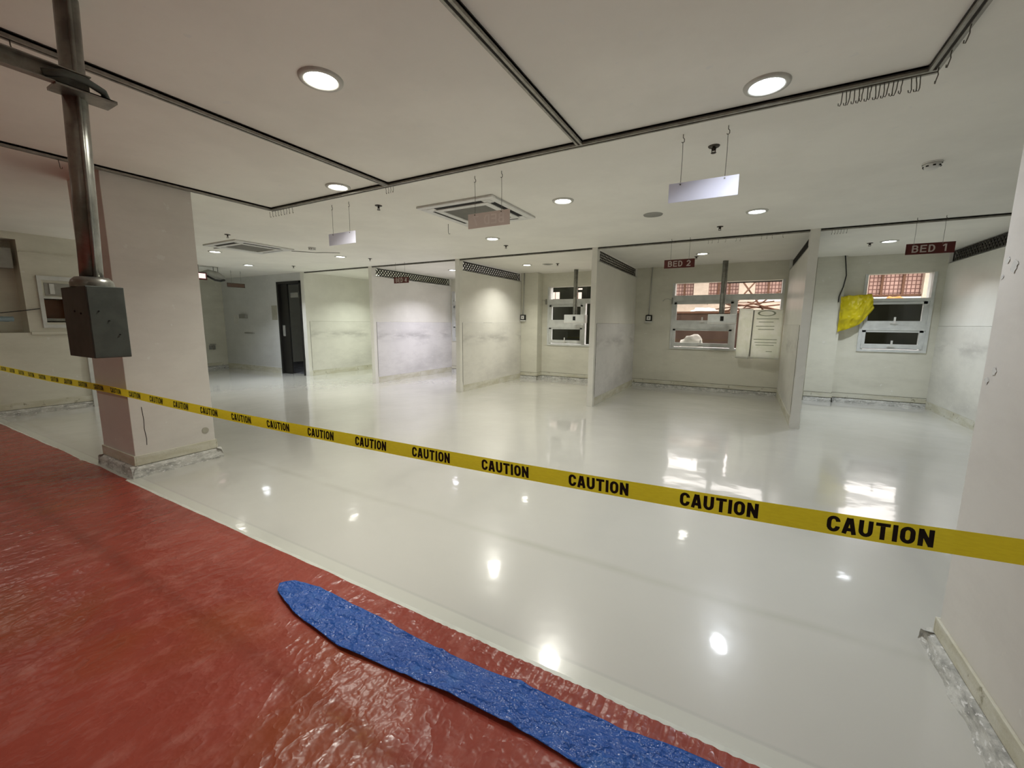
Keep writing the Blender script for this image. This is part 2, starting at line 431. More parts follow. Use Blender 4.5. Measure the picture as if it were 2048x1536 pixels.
for i, (a, b) in enumerate([((-7.29,9.5),(-4.99,9.5)), ((-4.899,9.22),(-4.45,9.22)), ((-4.45,9.22),(-4.45,9.5)), ((-4.45,9.5),(-2.25,9.5)),
                            ((-2.16,9.5),(.636,9.5)), ((1.05,9.36),(1.47,9.36)), ((1.47,9.36),(1.47,9.5)), ((1.47,9.5),(2.79,9.5)), ((.74,9.5),(1.05,9.5))]):
    base_run(a, b, i*7.3)
for (a, b, nm) in [((-9.1,-3.0),(-9.1,2.5),'baseboard_left')]:
    # wall faces +x
    q = [(-9.1,-3),(-9.1,2.5),(-9.085,2.5),(-9.085,-3)]
    o = MB().prism(q, 'z', .095, .185).build(nm, 'skirt'); o['kind'] = 'structure'
    r = rough_strip(a, b, .095, .035, nm, 3.3); r['kind'] = 'structure'
o = MB().box(-13.5,-10.86,YF-.014,YF,0,.14).build('baseboard_door','skirt'); o['kind']='structure'
o = MB().box(-13.5,-13.48,2.5,YF,.08,.17).build('baseboard_far_left','skirt'); o['kind']='structure'
r = rough_strip((-13.5,2.5),(-13.5,YF),.08,.03,'baseboard_far_left',9.1); r['kind']='structure'

# door_1: black frame, a black sliding leaf partly across, overhead closer
d1 = struct('door_1', MB().box(-10.80,-10.74,YF-.02,YF+.2,0,2.40).box(-9.86,-9.80,YF-.02,YF+.2,0,2.40).box(-10.80,-9.80,YF-.02,YF+.2,2.34,2.40), 'black')
leaf = MB().box(-10.74,-10.42,YF+.03,YF+.07,.01,2.34).build('door_leaf','black',d1)
MB().box(-10.66,-10.60,YF+.0,YF+.03,1.0,1.28).build('door_handle','grey_plastic',leaf)
cl = MB().box(-10.40,-10.08,YF+.10,YF+.2,2.00,2.12).build('door_closer','grey_plastic',d1)
MB().box(-10.08,-9.86,YF+.13,YF+.16,1.99,2.05).build('arm','black',cl)
MB().box(-10.08,-9.86,YF+.12,YF+.13,2.01,2.03).build('arm_highlight_strip','grey_plastic',cl)
rs = rough_strip((-13.4,9.45),(-9.8,9.45),.3,.12,'baseboard_corridor',5.5); rs['kind']='structure'
rb = MB().box(-13.4,-9.8,6.86,9.45,0.0,.012).build('floor_corridor', simple('corridor_rubble',(.09,.09,.10),.7,0,.5,scale=7,bmp=.4)); rb['kind']='structure'

# ------------------------------------------------------------------ partitions between the bed bays
def lattice_mb(x, y0, y1, z0, z1, th=.006):
    m = MB(); h = z1-z0; bw = .0125; pitch = .083
    # frame rails
    m.box(x-th*.9, x+th*.9, y0, y1, z0, z0+.012); m.box(x-th*.9, x+th*.9, y0, y1, z1-.012, z1)
    m.box(x-th*.9, x+th*.9, y0, y0+.015, z0, z1); m.box(x-th*.9, x+th*.9, y1-.015, y1, z0, z1)
    bw = .0165
    k = y0
    while k + h < y1:
        m.prism([(k-bw, z0), (k+bw, z0), (k+h+bw, z1), (k+h-bw, z1)], 'x', x-th, x)
        m.prism([(k+h-bw, z0), (k+h+bw, z0), (k+bw, z1), (k-bw, z1)], 'x', x, x+th)
        k += pitch
    return m
def partition(x0, x1, label, up, low, yb=YB, lat=True, skx=True, left_low=None, ly1=None, yf=YF, seed=0):
    t = thing('partition_wall', label, 'partition', ((x0+x1)/2, yf, 0))
    ox, oy = (x0+x1)/2, yf
    def B(m, n, mat, p=t, bev=0):
        m.v = [(a-ox, b-oy, c) for a, b, c in m.v]; return m.build(n, mat, p, bev)
    top = 2.41 if lat else H
    e = .008
    B(MB().box(x0+e, x1-e, yf+.09, yb, 1.395, top), 'upper_panel', up)
    B(MB().box(x0+.003, x1-.003, yf+.09, yb, .13, 1.392), 'lower_panel', low)
    B(MB().box(x0-.002, x1+.002, yf+.06, yb, .0, .128), 'skirting_board', 'skirt')
    # front post with a worn, slightly wavy lower part
    n = 24; vs = []; fs = []
    for i in range(n+1):
        z = H*i/n; wv = .006*noise.noise(Vector((z*6, seed, 0))) if z < 1.2 else 0
        g = -.006 if z < .14 else 0
        for (a, b) in ((x0+wv+g, yf+wv+g), (x1+wv-g, yf-wv+g), (x1+wv*.5-g, yf+.09), (x0+wv*.5+g, yf+.09)): vs.append((a, b, z))
    for i in range(n):
        for k in range(4): fs.append((i*4+k, i*4+(k+1)%4, i*4+4+(k+1)%4, i*4+4+k))
    fs += [(3,2,1,0), tuple(n*4+k for k in range(4))]
    B(MB().add(vs, fs), 'end_post', 'panel_up')
    B(MB().box(x1-.001, x1+.004, yf+.088, yf+.094, .13, 1.39).box(x0-.004, x0+.001, yf+.088, yf+.094, .13, 1.39), 'corner_crack', simple('dark_gap', (.1,.095,.07), .9))
    if lat:
        yr = ly1 or yb-.04
        B(MB().box(x0, x1, yf+.09, yf+.125, 2.41, H).box(x0, x1, yr, yb, 2.41, H).box(x0+e, x1-e, yf+.125, yr, 2.40, 2.412), 'top_frame', 'panel_up')
        lx = (x0+x1)/2
        B(lattice_mb(lx, yf+.125, yr, 2.412, 2.585), 'lattice_vent', 'lattice')
    return t
partition(-9.80, -9.66, 'full-height white partition beside the dark doorway, no lattice strip on top', 'panel_up', 'wainscot', lat=False, seed=1)
partition(-7.38, -7.285, 'violet-tinted partition behind the BED 4 sign, with pale holes in its top lattice', 'panel_up', 'wainscot_b', seed=2)
partition(-4.996, -4.9, 'partition left of the small recessed bay with the nearest lattice of clear diamond holes', 'panel_up', 'wainscot', yb=9.5, ly1=9.19, seed=3)
partition(-2.25, -2.16, 'partition on the left of the BED 2 bay, its top lattice seen dark', 'panel_up', 'wainscot_b', seed=4)
partition(.636, .739, 'partition between the BED 2 and BED 1 bays, seen from its left', 'panel_up', 'wainscot', seed=5)
partition(2.79, 2.89, 'partition at the right side of the BED 1 bay, partly hidden by the right pillar', 'panel_up', 'wainscot', seed=6)

# ------------------------------------------------------------------ pillars
def pillar(x0, x1, y0, y1, label, seed, zt=.19, zr=.10):
    ox, oy = (x0+x1)/2, (y0+y1)/2
    t = thing('pillar', label, 'pillar', (ox, oy, 0))
    def sh(m):
        m.v = [(a-ox, b-oy, c) for a, b, c in m.v]; return m
    sh(MB().box(x0, x1, y0, y1, 0, H)).build('shaft', 'pillar', t, .004)
    e = .012
    m = MB()
    m.box(x0-e, x1+e, y0-e, y0, zr, zt); m.box(x0-e, x1+e, y1, y1+e, zr, zt); m.box(x0-e, x0, y0, y1, zr, zt); m.box(x1, x1+e, y0, y1, zr, zt)
    sh(m).build('skirting_board', 'skirt', t, .003)
    q = [(x0,y0),(x1,y0),(x1,y1),(x0,y1)]
    for i in range(4):
        a, b = q[i], q[(i+1)%4]
        d = Vector((b[0]-a[0], b[1]-a[1])).normalized()*.045
        r = rough_strip((a[0]-ox-d.x, a[1]-oy-d.y), (b[0]-ox+d.x, b[1]-oy+d.y), zr, .045, 'broken_base', seed+i*3.1, t)
    return t
pl = pillar(-5.33, -4.63, 1.45, 2.09, 'square plaster pillar on the left with broken concrete at its foot', 1.0)
cr = MB()
pts = [(0,0,.62),(.006,0,.5),(.002,0,.42),(.01,0,.33),(.006,0,.27)]
cr.tube([(.352, -.235+p[0], p[2]) for p in pts], .0022, 4).build('crack', 'black', pl)
MB().tube([(.35,.24,.30),(.356,.24,.30)], .03, 12).build('plaster_patch', 'paper', pl)
rp = pillar(.83, 1.75, .9, 2.31, 'wide plaster pillar at the right edge with torn skirting, tape fixed to it', 21.0, .14, .07)

for (z, y_, w_) in ((1.60,2.22,.05),(1.63,2.27,.03),(1.57,2.29,.02),(1.22,2.23,.035),(1.18,2.27,.03)):
    m = MB(); k = random.random()*6
    m.add([(-.4615+random.uniform(-.001,.001)+.0, y_-1.605+w_*math.cos(a)*(.35+.65*abs(noise.noise(Vector((a,k,0))))), z+w_*.9*math.sin(a)*(.35+.65*abs(noise.noise(Vector((a,k,3)))))) for a in [i*PI/7 for i in range(14)]], [tuple(range(14))])
    m.build('torn_paint_flake', 'white_plastic', rp)

# ------------------------------------------------------------------ windows
def window(n, x0, x1, z0, z1, mull, tz, sashes, parts_x=None, open_low=0):
    fr = MB(); y0, y1 = YB-.025, YB+.09; f = .03
    fr.box(x0-f, x0+.012, y0, YB+.2, z0-f, z1).box(x1-.012, x1+f, y0, YB+.2, z0-f, z1).box(x0+.012, x1-.012, y0, YB+.2, z0-f, z0+.012)
    if mull: fr.box(mull-.035, mull+.035, y0+.015, y1, z0, tz)
    xr = mull if mull else x1
    fr.box(x0, x1, y0-.01, y1, tz, tz+.11 if mull else tz+.05)
    o = struct('window_%d' % n, fr, 'white_metal')
    xb = xr-.0
    fr2 = MB().box(x0+.012, xb, y0-.004, YB+.12, sashes[1][1]-.005, sashes[0][0]-.012).box(x0+.012, x0+.05, y0+.012, YB+.12, z0, tz).box(xb-.05, xb, y0+.012, YB+.12, z0, tz).box(x0+.05, xb-.05, y0+.02, YB+.1, sashes[0][1]-.03, tz+.002)
    fr2.build('transom_bar', 'white_metal', o)
    MB().box(x0, x1, YB+.06, YB+.064, tz+.05, z1).build('pane', 'glass', o)
    for (a, b) in sashes:
        s = MB(); g = .05; a += .01; X0, X1 = x0+.02, xr-.035
        s.box(X0, X0+g, y0+.01, y0+.06, a, b).box(X1-g, X1, y0+.01, y0+.06, a, b).box(X0, X1, y0+.01, y0+.06, b-g*.8, b).box(X0, X1, y0-.005, y0+.06, a-.03, a+.045)
        so = s.build('sash', 'white_metal', o)
        MB().box(X0+g, X1-g, y0+.03, y0+.034, a, b-.02).build('pane', 'glass', so)
        cx = (X0+X1)/2
        MB().box(cx-.05, cx+.05, y0-.03, y0, a+.0, a+.02).box(cx-.01, cx+.015, y0-.045, y0-.03, a, a+.11).build('latch', 'white_plastic', so)
    return o
window(1, *WIN[0], -6.3, 1.87, [(1.38,1.84),(.93,1.28)])
window(2, *WIN[1], -3.36, 1.86, [(1.42,1.83),(.93,1.29)])
window(3, *WIN[2], -.20, 1.88, [(1.42,1.85),(.95,1.30)])
window(4, *WIN[3], None, 1.81, [(1.42,1.80),(1.02,1.32)])

# ------------------------------------------------------------------ ceiling curtain tracks
def track(p0, p1, label, w=.042, zt=H, grp=None):
    # rectangular aluminium track with a dark groove, along x or y
    t = thing('curtain_track', label, 'curtain track', (*p0, zt), grp)
    L = math.hypot(p1[0]-p0[0], p1[1]-p0[1]); al = abs(p1[0]-p0[0]) > abs(p1[1]-p0[1])
    m = MB(); g = MB(); h = .028
    if al:
        for a, b in ((-w/2,-w/6),(w/6,w/2)): m.box(0, L, a, b, -h, 0)
        m.box(0, L, -w/2, w/2, -h*.5, 0); g.box(0, L, -w/6, w/6, -h*.75, -h*.5)
        g.box(0, L, -w/2-.003, -w/2, -h*.55, -h*.35).box(0, L, w/2, w/2+.003, -.004, 0)
    else:
        for a, b in ((-w/2,-w/6),(w/6,w/2)): m.box(a, b, 0, L, -h, 0)
        m.box(-w/2, w/2, 0, L, -h*.5, 0); g.box(-w/6, w/6, 0, L, -h*.75, -h*.5)
        g.box(-w/2-.003, -w/2, 0, L, -h*.55, -h*.35).box(w/2, w/2+.003, 0, L, -.004, 0)
    m.build('rail', 'track', t); g.build('groove', 'track_dark', t)
    return t
TY = 2.84
track((-4.62, TY), (.70, TY), 'long ceiling curtain track crossing the room, where the three long tracks end', zt=H)
track((-4.60, -2.8), (-4.60, TY-.02), 'ceiling curtain track passing over the left pillar face')
track((-2.86, -2.8), (-2.86, TY-.02), 'ceiling curtain track left of the big left downlight, behind the steel pipe')
track((-1.07, -2.8), (-1.07, TY-.02), 'ceiling curtain track between the two nearest downlights')
track((.68, -2.8), (.68, TY-.02), 'ceiling curtain track at upper right with loose hooks near its corner')
for a, b, l in [(-9.66,-7.38,'slim ceiling track in front of the bay beside the dark doorway'), (-7.285,-4.996,'slim ceiling track just above the far BED 4 sign'),
                (-4.9,-2.25,'slim ceiling track in front of the recess with the unlit downlight'), (-2.16,.636,'slim ceiling track crossed by the wires of the BED 2 sign'),
                (.739,2.79,'slim ceiling track over the bay holding the yellow plastic bag')]:
    track((a+.005, YF+.03), (b-.005, YF+.03), l, .03)

# curtain hooks
def hook_mb():
    pts = [(0,0,0),(0,0,-.02),(.004,0,-.034),(0,0,-.06),(0,.004,-.074),(0,.012,-.07),(0,.013,-.058)]
    return MB().tube(pts, .0026, 5)
hook0 = None
def place_hook(x, y, z, rz, tilt, label, grp, s=1):
    global hook0
    if hook0 is None: hook0 = hook_mb().build('curtain_hook', 'steel_wire'); o = hook0
    else: o = hook0.copy(); C.objects.link(o)
    o.location = (x, y, z); o.rotation_euler = (tilt, tilt*.6, rz); o.scale = (s*.88,)*3
    tag(o, label, 'curtain hook', grp)
for k in range(19):
    if k == 15: continue
    place_hook(.345+.0165*k+random.uniform(-.002,.002), TY+.012, H-.027, random.uniform(-.6,.6)+PI/2, random.uniform(-.12,.12),
               'small curtain hook in the row hanging near the right corner of the cross track', 'curtain hooks by the right track corner')
for k, y in enumerate((2.80, 2.66, 2.48, 2.2)):
    place_hook(.69, y, H-.027, .3*k, .1, 'small curtain hook on the upper right track beyond the corner', 'curtain hooks on the upper right track')
for k in range(9):
    place_hook(-4.66+.05*k, TY+.012, H-.027, random.uniform(0,1), .05, 'small curtain hook bunched at the left corner of the cross track', 'curtain hooks by the left track corner', .9)
for k in range(4):
    place_hook(-2.90+.03*k, TY+.012, H-.027, .4*k, .05, 'small curtain hook under the left track junction', 'curtain hooks at the left junction', .8)
for k, y in enumerate((.46, .53, .66)):
    place_hook(-2.86, y, H-.027, .3*k, .1, 'small curtain hook left of the steel pipe', 'curtain hooks left of the steel pipe', 1.1)
for k, y in enumerate((1.22,1.28)):
    place_hook(-4.60, y, H-.027, .3*k, .1, 'small curtain hook on the track just left of the pillar', 'curtain hooks left of the pillar', 1.0)
for k in range(6):
    place_hook(.86+.03*k, YF+.03, H-.027, .4*k, .05, 'small curtain hook at the left end of the BED 1 bay track', 'curtain hooks over the BED 1 bay', .8)
for k, x in enumerate((-.55,-.5,-.42,-.33,-.2,-.15,.1,.16,.22,.34)):
    place_hook(x, YF+.03, H-.027, .4*k, .05, 'small curtain hook along the BED 2 bay track', 'curtain hooks over the BED 2 bay', .7)

# ------------------------------------------------------------------ ceiling downlights
lens_cache = {}
def downlight(x, y, pf, col, lit, label):
    t = thing('ceiling_light', label, 'ceiling light', (x, y, H), 'round ceiling downlights')
    MB().lathe([(.078,0),(.078,-.010),(.088,-.014),(.104,-.010),(.108,0)], n=32).build('trim_ring', 'trim_ring', t)
    if lit:
        if col not in lens_cache: lens_cache[col] = emit('lamp_glow', col, 14)
        m = lens_cache[col]
    else: m = MT['lens_off']
    MB().lathe([(.0005,-.003),(.05,-.0035),(.078,-.002),(.078,0)], n=32).build('lens', m, t)
    if lit:
        ld = bpy.data.lights.new('lamp', 'AREA'); ld.shape = 'DISK'; ld.size = .15
        ld.energy = LAMP_P*pf; ld.color = col; ld.spread = math.radians(126)
        lo = bpy.data.objects.new('lamp', ld); C.objects.link(lo); lo.location = (0,0,-.016); lo.parent = t
for a in LAMPS: downlight(*a)

# ------------------------------------------------------------------ sprinklers, detectors
spr0 = None
def sprinkler(x, y, label):
    global spr0
    if spr0 is None:
        t = thing('sprinkler_head', label, 'sprinkler', (x, y, H), 'ceiling sprinklers'); spr0 = t
        MB().lathe([(.0,-.006),(.035,-.006),(.038,0)], n=20).build('escutcheon', 'sprinkler', t)
        MB().tube([(0,0,-.004),(0,0,-.03)], .009, 8).tube([(.012,0,-.012),(.010,0,-.042)], .003, 5).tube([(-.012,0,-.012),(-.010,0,-.042)], .003, 5).build('frame', 'sprinkler', t)
        MB().lathe([(.001,-.046),(.017,-.046),(.017,-.043),(.001,-.043)], n=14).build('deflector', 'sprinkler', t)
    else:
        t = copy_tree(spr0); t.location = (x, y, H); t['label'] = label
for a in [(-3.473,3.303,'brown sprinkler head left of the near ceiling air conditioner'), (-.284,3.331,'brown sprinkler head between the wires of the big blank sign'),
          (-6.529,3.357,'brown sprinkler head before the far ceiling air conditioner'), (-.372,5.963,'brown sprinkler head above the BED 2 sign'),
          (-3.403,5.864,'brown sprinkler head in front of the bay left of BED 2'), (-8.839,5.858,'brown sprinkler head near the dark doorway'),
          (-6.432,5.85,'brown sprinkler head in front of the BED 4 bay'), (-.864,8.326,'brown sprinkler head inside the BED 2 bay'), (1.513,8.11,'brown sprinkler head inside the BED 1 bay'),
          (-3.449,8.05,'brown sprinkler head beside the unlit downlight')]: sprinkler(*a)
def detector(x, y, label, flat=False):
    t = thing('smoke_detector', label, 'smoke detector', (x, y, H))
    if flat:
        MB().lathe([(.001,-.008),(.10,-.008),(.105,0)], n=32).build('cover', 'grey_plastic', t)
    else:
        MB().lathe([(.06,0),(.058,-.012)], n=28).build('base_plate', 'white_plastic', t)
        MB().lathe([(.052,-.012),(.05,-.03),(.034,-.046),(.001,-.048)], n=28).build('housing', 'white_plastic', t)
        for k in range(8):
            a = k*PI/4; MB().box(-.008,.008,.044,.0525,-.034,-.026).build('slot', 'dark_slot', t).rotation_euler = (0,0,a)
detector(1.128, 4.413, 'white smoke detector near the right pillar')
detector(-6.373, 4.572, 'white smoke detector right of the far air conditioner')
detector(-.998, 4.993, 'flat grey ceiling disc left of the big blank white sign', True)
o = MB().tube([(0,0,-.004),(.12,.12,-.006),(.25,.30,-.004),(.42,.36,-.006),(.60,.52,-.004)], .005, 6).build('loose_ceiling_wire','steel_wire'); o.location = (-7.0,4.62,H)
tag(o, 'thin loose wire curling over the ceiling behind the far air conditioner', 'wire')
o = MB().tube([(0,0,-.003),(-.14,.10,-.005),(-.30,.06,-.003)], .009, 6).build('loose_ceiling_wire','steel_wire'); o.location = (-7.62,3.78,H)
tag(o, 'short dark wire on the ceiling left of the far air conditioner', 'wire')
tg = MB().tube([(0,0,0),(0,0,-.10),(.01,0,-.12),(.03,0,-.12)], .003, 6).build('ceiling_hook', 'steel_wire'); tg.location = (-3.33,4.30,H)
tag(tg, 'bent wire hook hanging beside the near air conditioner', 'hook')

# ------------------------------------------------------------------ ceiling cassette air conditioners
def cassette(x, y, label):
    t = thing('ceiling_air_conditioner', label, 'air conditioner', (x, y, H), 'ceiling cassette air conditioners')
    q = .475; m = MB()
    m.lathe([(0,0)],n=4) if 0 else None
    def ringbox(m, r0, r1, z0, z1):
        m.box(-r1, r1, -r1, -r0, z0, z1).box(-r1, r1, r0, r1, z0, z1).box(-r1, -r0, -r0, r0, z0, z1).box(r0, r1, -r0, r0, z0, z1)
    ringbox(m, .40, q, -.022, 0); ringbox(m, .27, .345, -.030, 0)
    for s in (-1, 1):      # corner blocks between the slots
        for s2 in (-1, 1):
            x0, x1 = sorted((s*.30, s*.40)); y0, y1 = sorted((s2*.30, s2*.40)); m.box(x0, x1, y0, y1, -.024, 0)
    m.build('panel', 'white_plastic', t, .006)
    MB().box(-.27,.27,-.27,.27,-.018,-.006).build('intake_grille', 'ac_grille', t)
    for k in range(4):
        o = MB().box(-.30,.30,.346,.396,-.021,-.004).build('air_slot', 'dark_slot', t); o.rotation_euler = (0,0,k*PI/2)
    return t
cassette(-2.68, 4.0, 'near square ceiling air conditioner behind the mirrored sign')
cassette(-7.26, 4.06, 'far square ceiling air conditioner beside the left pillar')

# ------------------------------------------------------------------ hanging signs
def arc(cx, cy, rx, ry, a0, a1, n=9):
    return [(cx+rx*math.cos(math.radians(a0+(a1-a0)*k/n)), cy+ry*math.sin(math.radians(a0+(a1-a0)*k/n))) for k in range(n+1)]
def glyph(ch, w, t):
    # centre-line strokes of a letter w wide and 1 high, stroke width t; returns a list of (polyline, closed)
    h = t/2; L, R, B, T_ = h, w-h, h, 1-h; rx = (w-t)/2; cx = w/2; ry = min(.30, rx*1.25)
    if ch == 'O': return [(arc(cx,T_-ry,rx,ry,0,180)+arc(cx,B+ry,rx,ry,180,360), True)]
    if ch == 'C': return [([(R,.66)]+arc(cx,T_-ry,rx,ry,0,180)+arc(cx,B+ry,rx,ry,180,360)+[(R,.36)], False)]
    if ch == 'U': return [([(L,1)]+arc(cx,B+ry,rx,ry,180,360)+[(R,1)], False)]
    if ch == 'T': return [([(0,T_),(w,T_)], False), ([(cx,0),(cx,1-t)], False)]
    if ch == 'I': return [([(h,0),(h,1)], False)]
    if ch == 'N': return [([(L,0),(L,1)], False), ([(R,0),(R,1)], False), ([(L,1-.3*t),(R,.3*t)], False)]
    if ch == 'A': return [([(h*.8,0),(cx-h*.35,1)], False), ([(w-h*.8,0),(cx+h*.35,1)], False), ([(L+.1*w,.28),(R-.1*w,.28)], False)]
    if ch == 'E': return [([(L,0),(L,1)], False), ([(L,B),(w,B)], False), ([(L,.52),(w*.92,.52)], False), ([(L,T_),(w,T_)], False)]
    if ch == 'D': return [([(L,0),(L,1)], False), ([(L,T_)]+arc(w*.45,.5,R-w*.45,T_-.5,90,-90,14)+[(L,B)], False)]
    if ch == 'B': return [([(L,0),(L,1)], False), ([(L,T_)]+arc(w*.55,(T_+.53)/2,R-w*.6,(T_-.53)/2,90,-90,10)+[(L,.53)], False), ([(L,.53)]+arc(w*.55,(B+.53)/2,R-w*.55,(.53-B)/2,90,-90,10)+[(L,B)], False)]
    if ch == '1': return [([(w*.60,0),(w*.60,1)], False), ([(w*.14,.74),(w*.34,.82),(w*.52,.97)], False)]
    if ch == '2': return [(arc(cx,.70,rx,T_-.70,170,-35,12)+[(L+.05,B+.04)], False), ([(0,B),(w,B)], False)]
    if ch == '4': return [([(w*.72,0),(w*.72,1)], False), ([(w*.72,.96),(h,.28)], False), ([(0,.26),(w,.26)], False)]
    if ch == '7': return [([(0,T_),(w,T_)], False), ([(R,T_),(w*.55,.45),(w*.35,0)], False)]
    return []
def text_mesh(s, size, bold=.16, xs=1.0, gw=.55, gap=.12):
    vs = []; fs = []; x = 0
    for ch in s:
        if ch == ' ': x += gw*.7; continue
        w_ = bold if ch == 'I' else gw
        for q_, (pts, closed) in enumerate(glyph(ch, w_, bold)):
            P = [Vector(p) for p in pts]; n = len(P); o = len(vs)
            for i in range(n):
                a = P[i-1] if (i or closed) else P[i]; b = P[(i+1) % n] if (i < n-1 or closed) else P[i]
                d = (b-a).normalized(); nn = Vector((-d.y, d.x))*bold/2
                vs += [(x+P[i].x+nn.x, P[i].y+nn.y, q_), (x+P[i].x-nn.x, P[i].y-nn.y, q_)]
            for i in range(n if closed else n-1):
                k = (i+1) % n; fs.append((o+2*i, o+2*i+1, o+2*k+1, o+2*k))
        x += w_+gap
    W_ = x-gap
    return [(a-W_/2, b-.5, q_*.00025) for a, b, q_ in vs], fs, W_, 1.0
def sign(x, y, zc, label, face, text=None, tcol=None, mirror=False, wires=((-.135,),(.125,)), w=.41, h=.12, rz=0, border=None, wire_mat='steel_wire', bold=.002):
    t = thing('hanging_sign', label, 'sign', (x, y, zc-h/2), None, rz)
    MB().box(-w/2, w/2, -.003, .003, 0, h).build('panel', face, t, .001)
    if border:
        MB().box(-w/2,w/2,-.006,-.003,0,.008).box(-w/2,w/2,-.006,-.003,h-.008,h).box(-w/2,-w/2+.008,-.006,-.003,0,h).box(w/2-.008,w/2,-.006,-.003,0,h).build('border', border, t)
    if text:
        vs, fs, tw, th = text_mesh(text, .12, .16, 1, .62, .17)
        sy = h*.66/th; sx = w*.74/tw*(-1 if mirror else 1)
        for part, keep in (('lettering', lambda c: c < tw*.22), ('numeral', lambda c: c >= tw*.22)):
            F2 = [f for f in fs if keep(sum(vs[i][0] for i in f)/len(f))]
            ids = sorted({i for f in F2 for i in f}); mp_ = {i: k for k, i in enumerate(ids)}
            MB().add([(vs[i][0]*sx, -.0042-vs[i][2], h/2+vs[i][1]*sy) for i in ids], [tuple(mp_[i] for i in f) for f in F2]).build(part, tcol, t)
    top = H-(zc-h/2)
    for (dx,) in wires:
        m = MB().tube([(dx,0,h-.012),(dx+.002,0,(h+top)/2),(dx,0,top-.05)], .0018, 5)
        m.build('hanging_wire', wire_mat, t)
        MB().tube([(dx,0,top),(dx,0,top-.02),(dx+.008,0,top-.03),(dx+.008,0,top-.045),(dx,0,top-.052),(dx-.007,0,top-.046)], .0028, 6).build('ceiling_hook', wire_mat, t)
        MB().tube([(dx,-.006,h-.012),(dx,.006,h-.012)], .005, 8).build('rivet', wire_mat, t)
    return t
sign(-.31, 3.045, 2.245, 'big blank white hanging sign, nearest on the right', 'sign_white')
sign(-1.94, 3.05, 2.24, 'pinkish see-through hanging sign showing mirrored BED lettering, before the air conditioner', 'sign_back', 'BED 7', 'sign_back_text', True, bold=.005)
sign(-3.765, 3.06, 2.25, 'small blank white hanging sign left of the near air conditioner', 'sign_white')
sign(1.745, 6.5, 2.257, 'red hanging sign reading BED 1', 'sign_red', 'BED 1', 'sign_text', wires=((-.14,),(.10,)), bold=.003)
sign(-.897, 6.5, 2.25, 'dark red hanging sign reading BED 2', 'sign_red', 'BED 2', 'sign_text', wires=((-.12,),(.125,)), bold=.003)
sign(-6.262, 6.5, 2.245, 'small far red hanging sign reading BED 4 over the lattice', 'sign_red', 'BED 4', 'sign_text', wires=((-.15,),(.1,)), bold=.003)
sign(-11.0, 5.75, 2.25, 'small brown framed hanging sign deep on the left, seen at an angle', 'sign_brown', border='black', rz=PI/2, wires=((-.1,),(.12,)), h=.10)

# far-left ceiling-hung exit sign and bundle of grey duct
t = thing('exit_sign', 'small glowing pink sign hung from the ceiling, half hidden by the left pillar', 'sign', (-10.55, 4.78, 2.34))
MB().box(-.02,.02,-.13,.13,-.06,.10).build('housing', 'sign_red', t)
MB().box(.02,.026,-.12,.10,-.03,.075).build('lit_face', 'exitglow', t)
MB().tube([(0,-.02,.10),(0,-.02,H-2.34)], .008, 6).build('rod', 'steel_wire', t)
t = thing('ceiling_duct_bundle', 'dark grey bundle of duct and cable hung under the ceiling by the glowing sign', 'duct', (-10.7, 5.1, 2.42))
MB().tube([(0,-.22,0),(0,-.08,.03),(0,.08,.0),(0,.2,-.06),(0,.26,-.10)], [.05,.085,.09,.07,.03], 12).build('duct', 'grey_plastic', t)
MB().tube([(.08,-.15,-.04),(.1,0,-.12),(.08,.12,-.13),(.06,.22,-.1)], .022, 8).build('cable_loop', 'cable', t)
MB().tube([(0,.03,.05),(0,.03,H-2.42)], .007, 6).tube([(0,.12,.03),(0,.12,H-2.42)], .007, 6).build('rod', 'steel_wire', t)

# ------------------------------------------------------------------ the caution tape
TP = [(-9.1,.766),(-8.0,.766),(-7.19,.768),(-6.32,.771),(-5.46,.780),(-4.8,.786),(-4.25,.786),(-3.87,.783),(-3.48,.781),(-3.1,.779),(-2.72,.778),(-2.34,.780),(-1.95,.785),(-1.57,.791),
      (-1.18,.798),(-.8,.806),(-.413,.816),(-.029,.828),(.354,.842),(.614,.857),(.828,.869)]
def tz(x):
    for (a, za), (b, zb) in zip(TP, TP[1:]):
        if x <= b: return za+(zb-za)*(x-a)/(b-a)
    return TP[-1][1]
TYY = 1.38; TW = .063
def tape_y(x): return TYY + .004*math.sin(x*2.1)
tt = thing('caution_tape', 'yellow caution tape stretched across the whole view, printed CAUTION over and over', 'tape', (0, TYY, .8))
vs = []; fs = []; N = 240; K = 4
for i in range(N+1):
    x = -9.1+9.928*i/N; z = tz(x)
    for k in range(K+1):
        c = (k/K-.5)
        vs.append((x, tape_y(x)-TYY+.002*math.cos(c*PI)+.004*c*math.sin(x*3), z-.8+c*TW))
for i in range(N):
    for k in range(K):
        q = i*(K+1)+k; fs.append((q, q+K+1, q+K+2, q+1))
MB().add(vs, fs, True).build('film', 'tape', tt)
vs0, fs0, tw, th = text_mesh('CAUTION', .06, .205, 1, .60, .10)
k = 0; xw = .352
while xw > -9.0:
    sx = .219/tw; sy = .0455/th
    m = []
    for a, b, q_ in vs0:
        x = xw+a*sx; c = b*sy/TW
        m.append((x, tape_y(x)-TYY+.002*math.cos(c*PI)+.004*c*math.sin(x*3)-.0014-q_, tz(x)-.8+b*sy))
    MB().add(m, fs0).build('caution_lettering', 'ink', tt)
    xw -= .3840
# tape ends taped to the two walls
MB().box(.826,.8285,-.05,.05,.02,.12).build('end_patch', 'tape', tt)

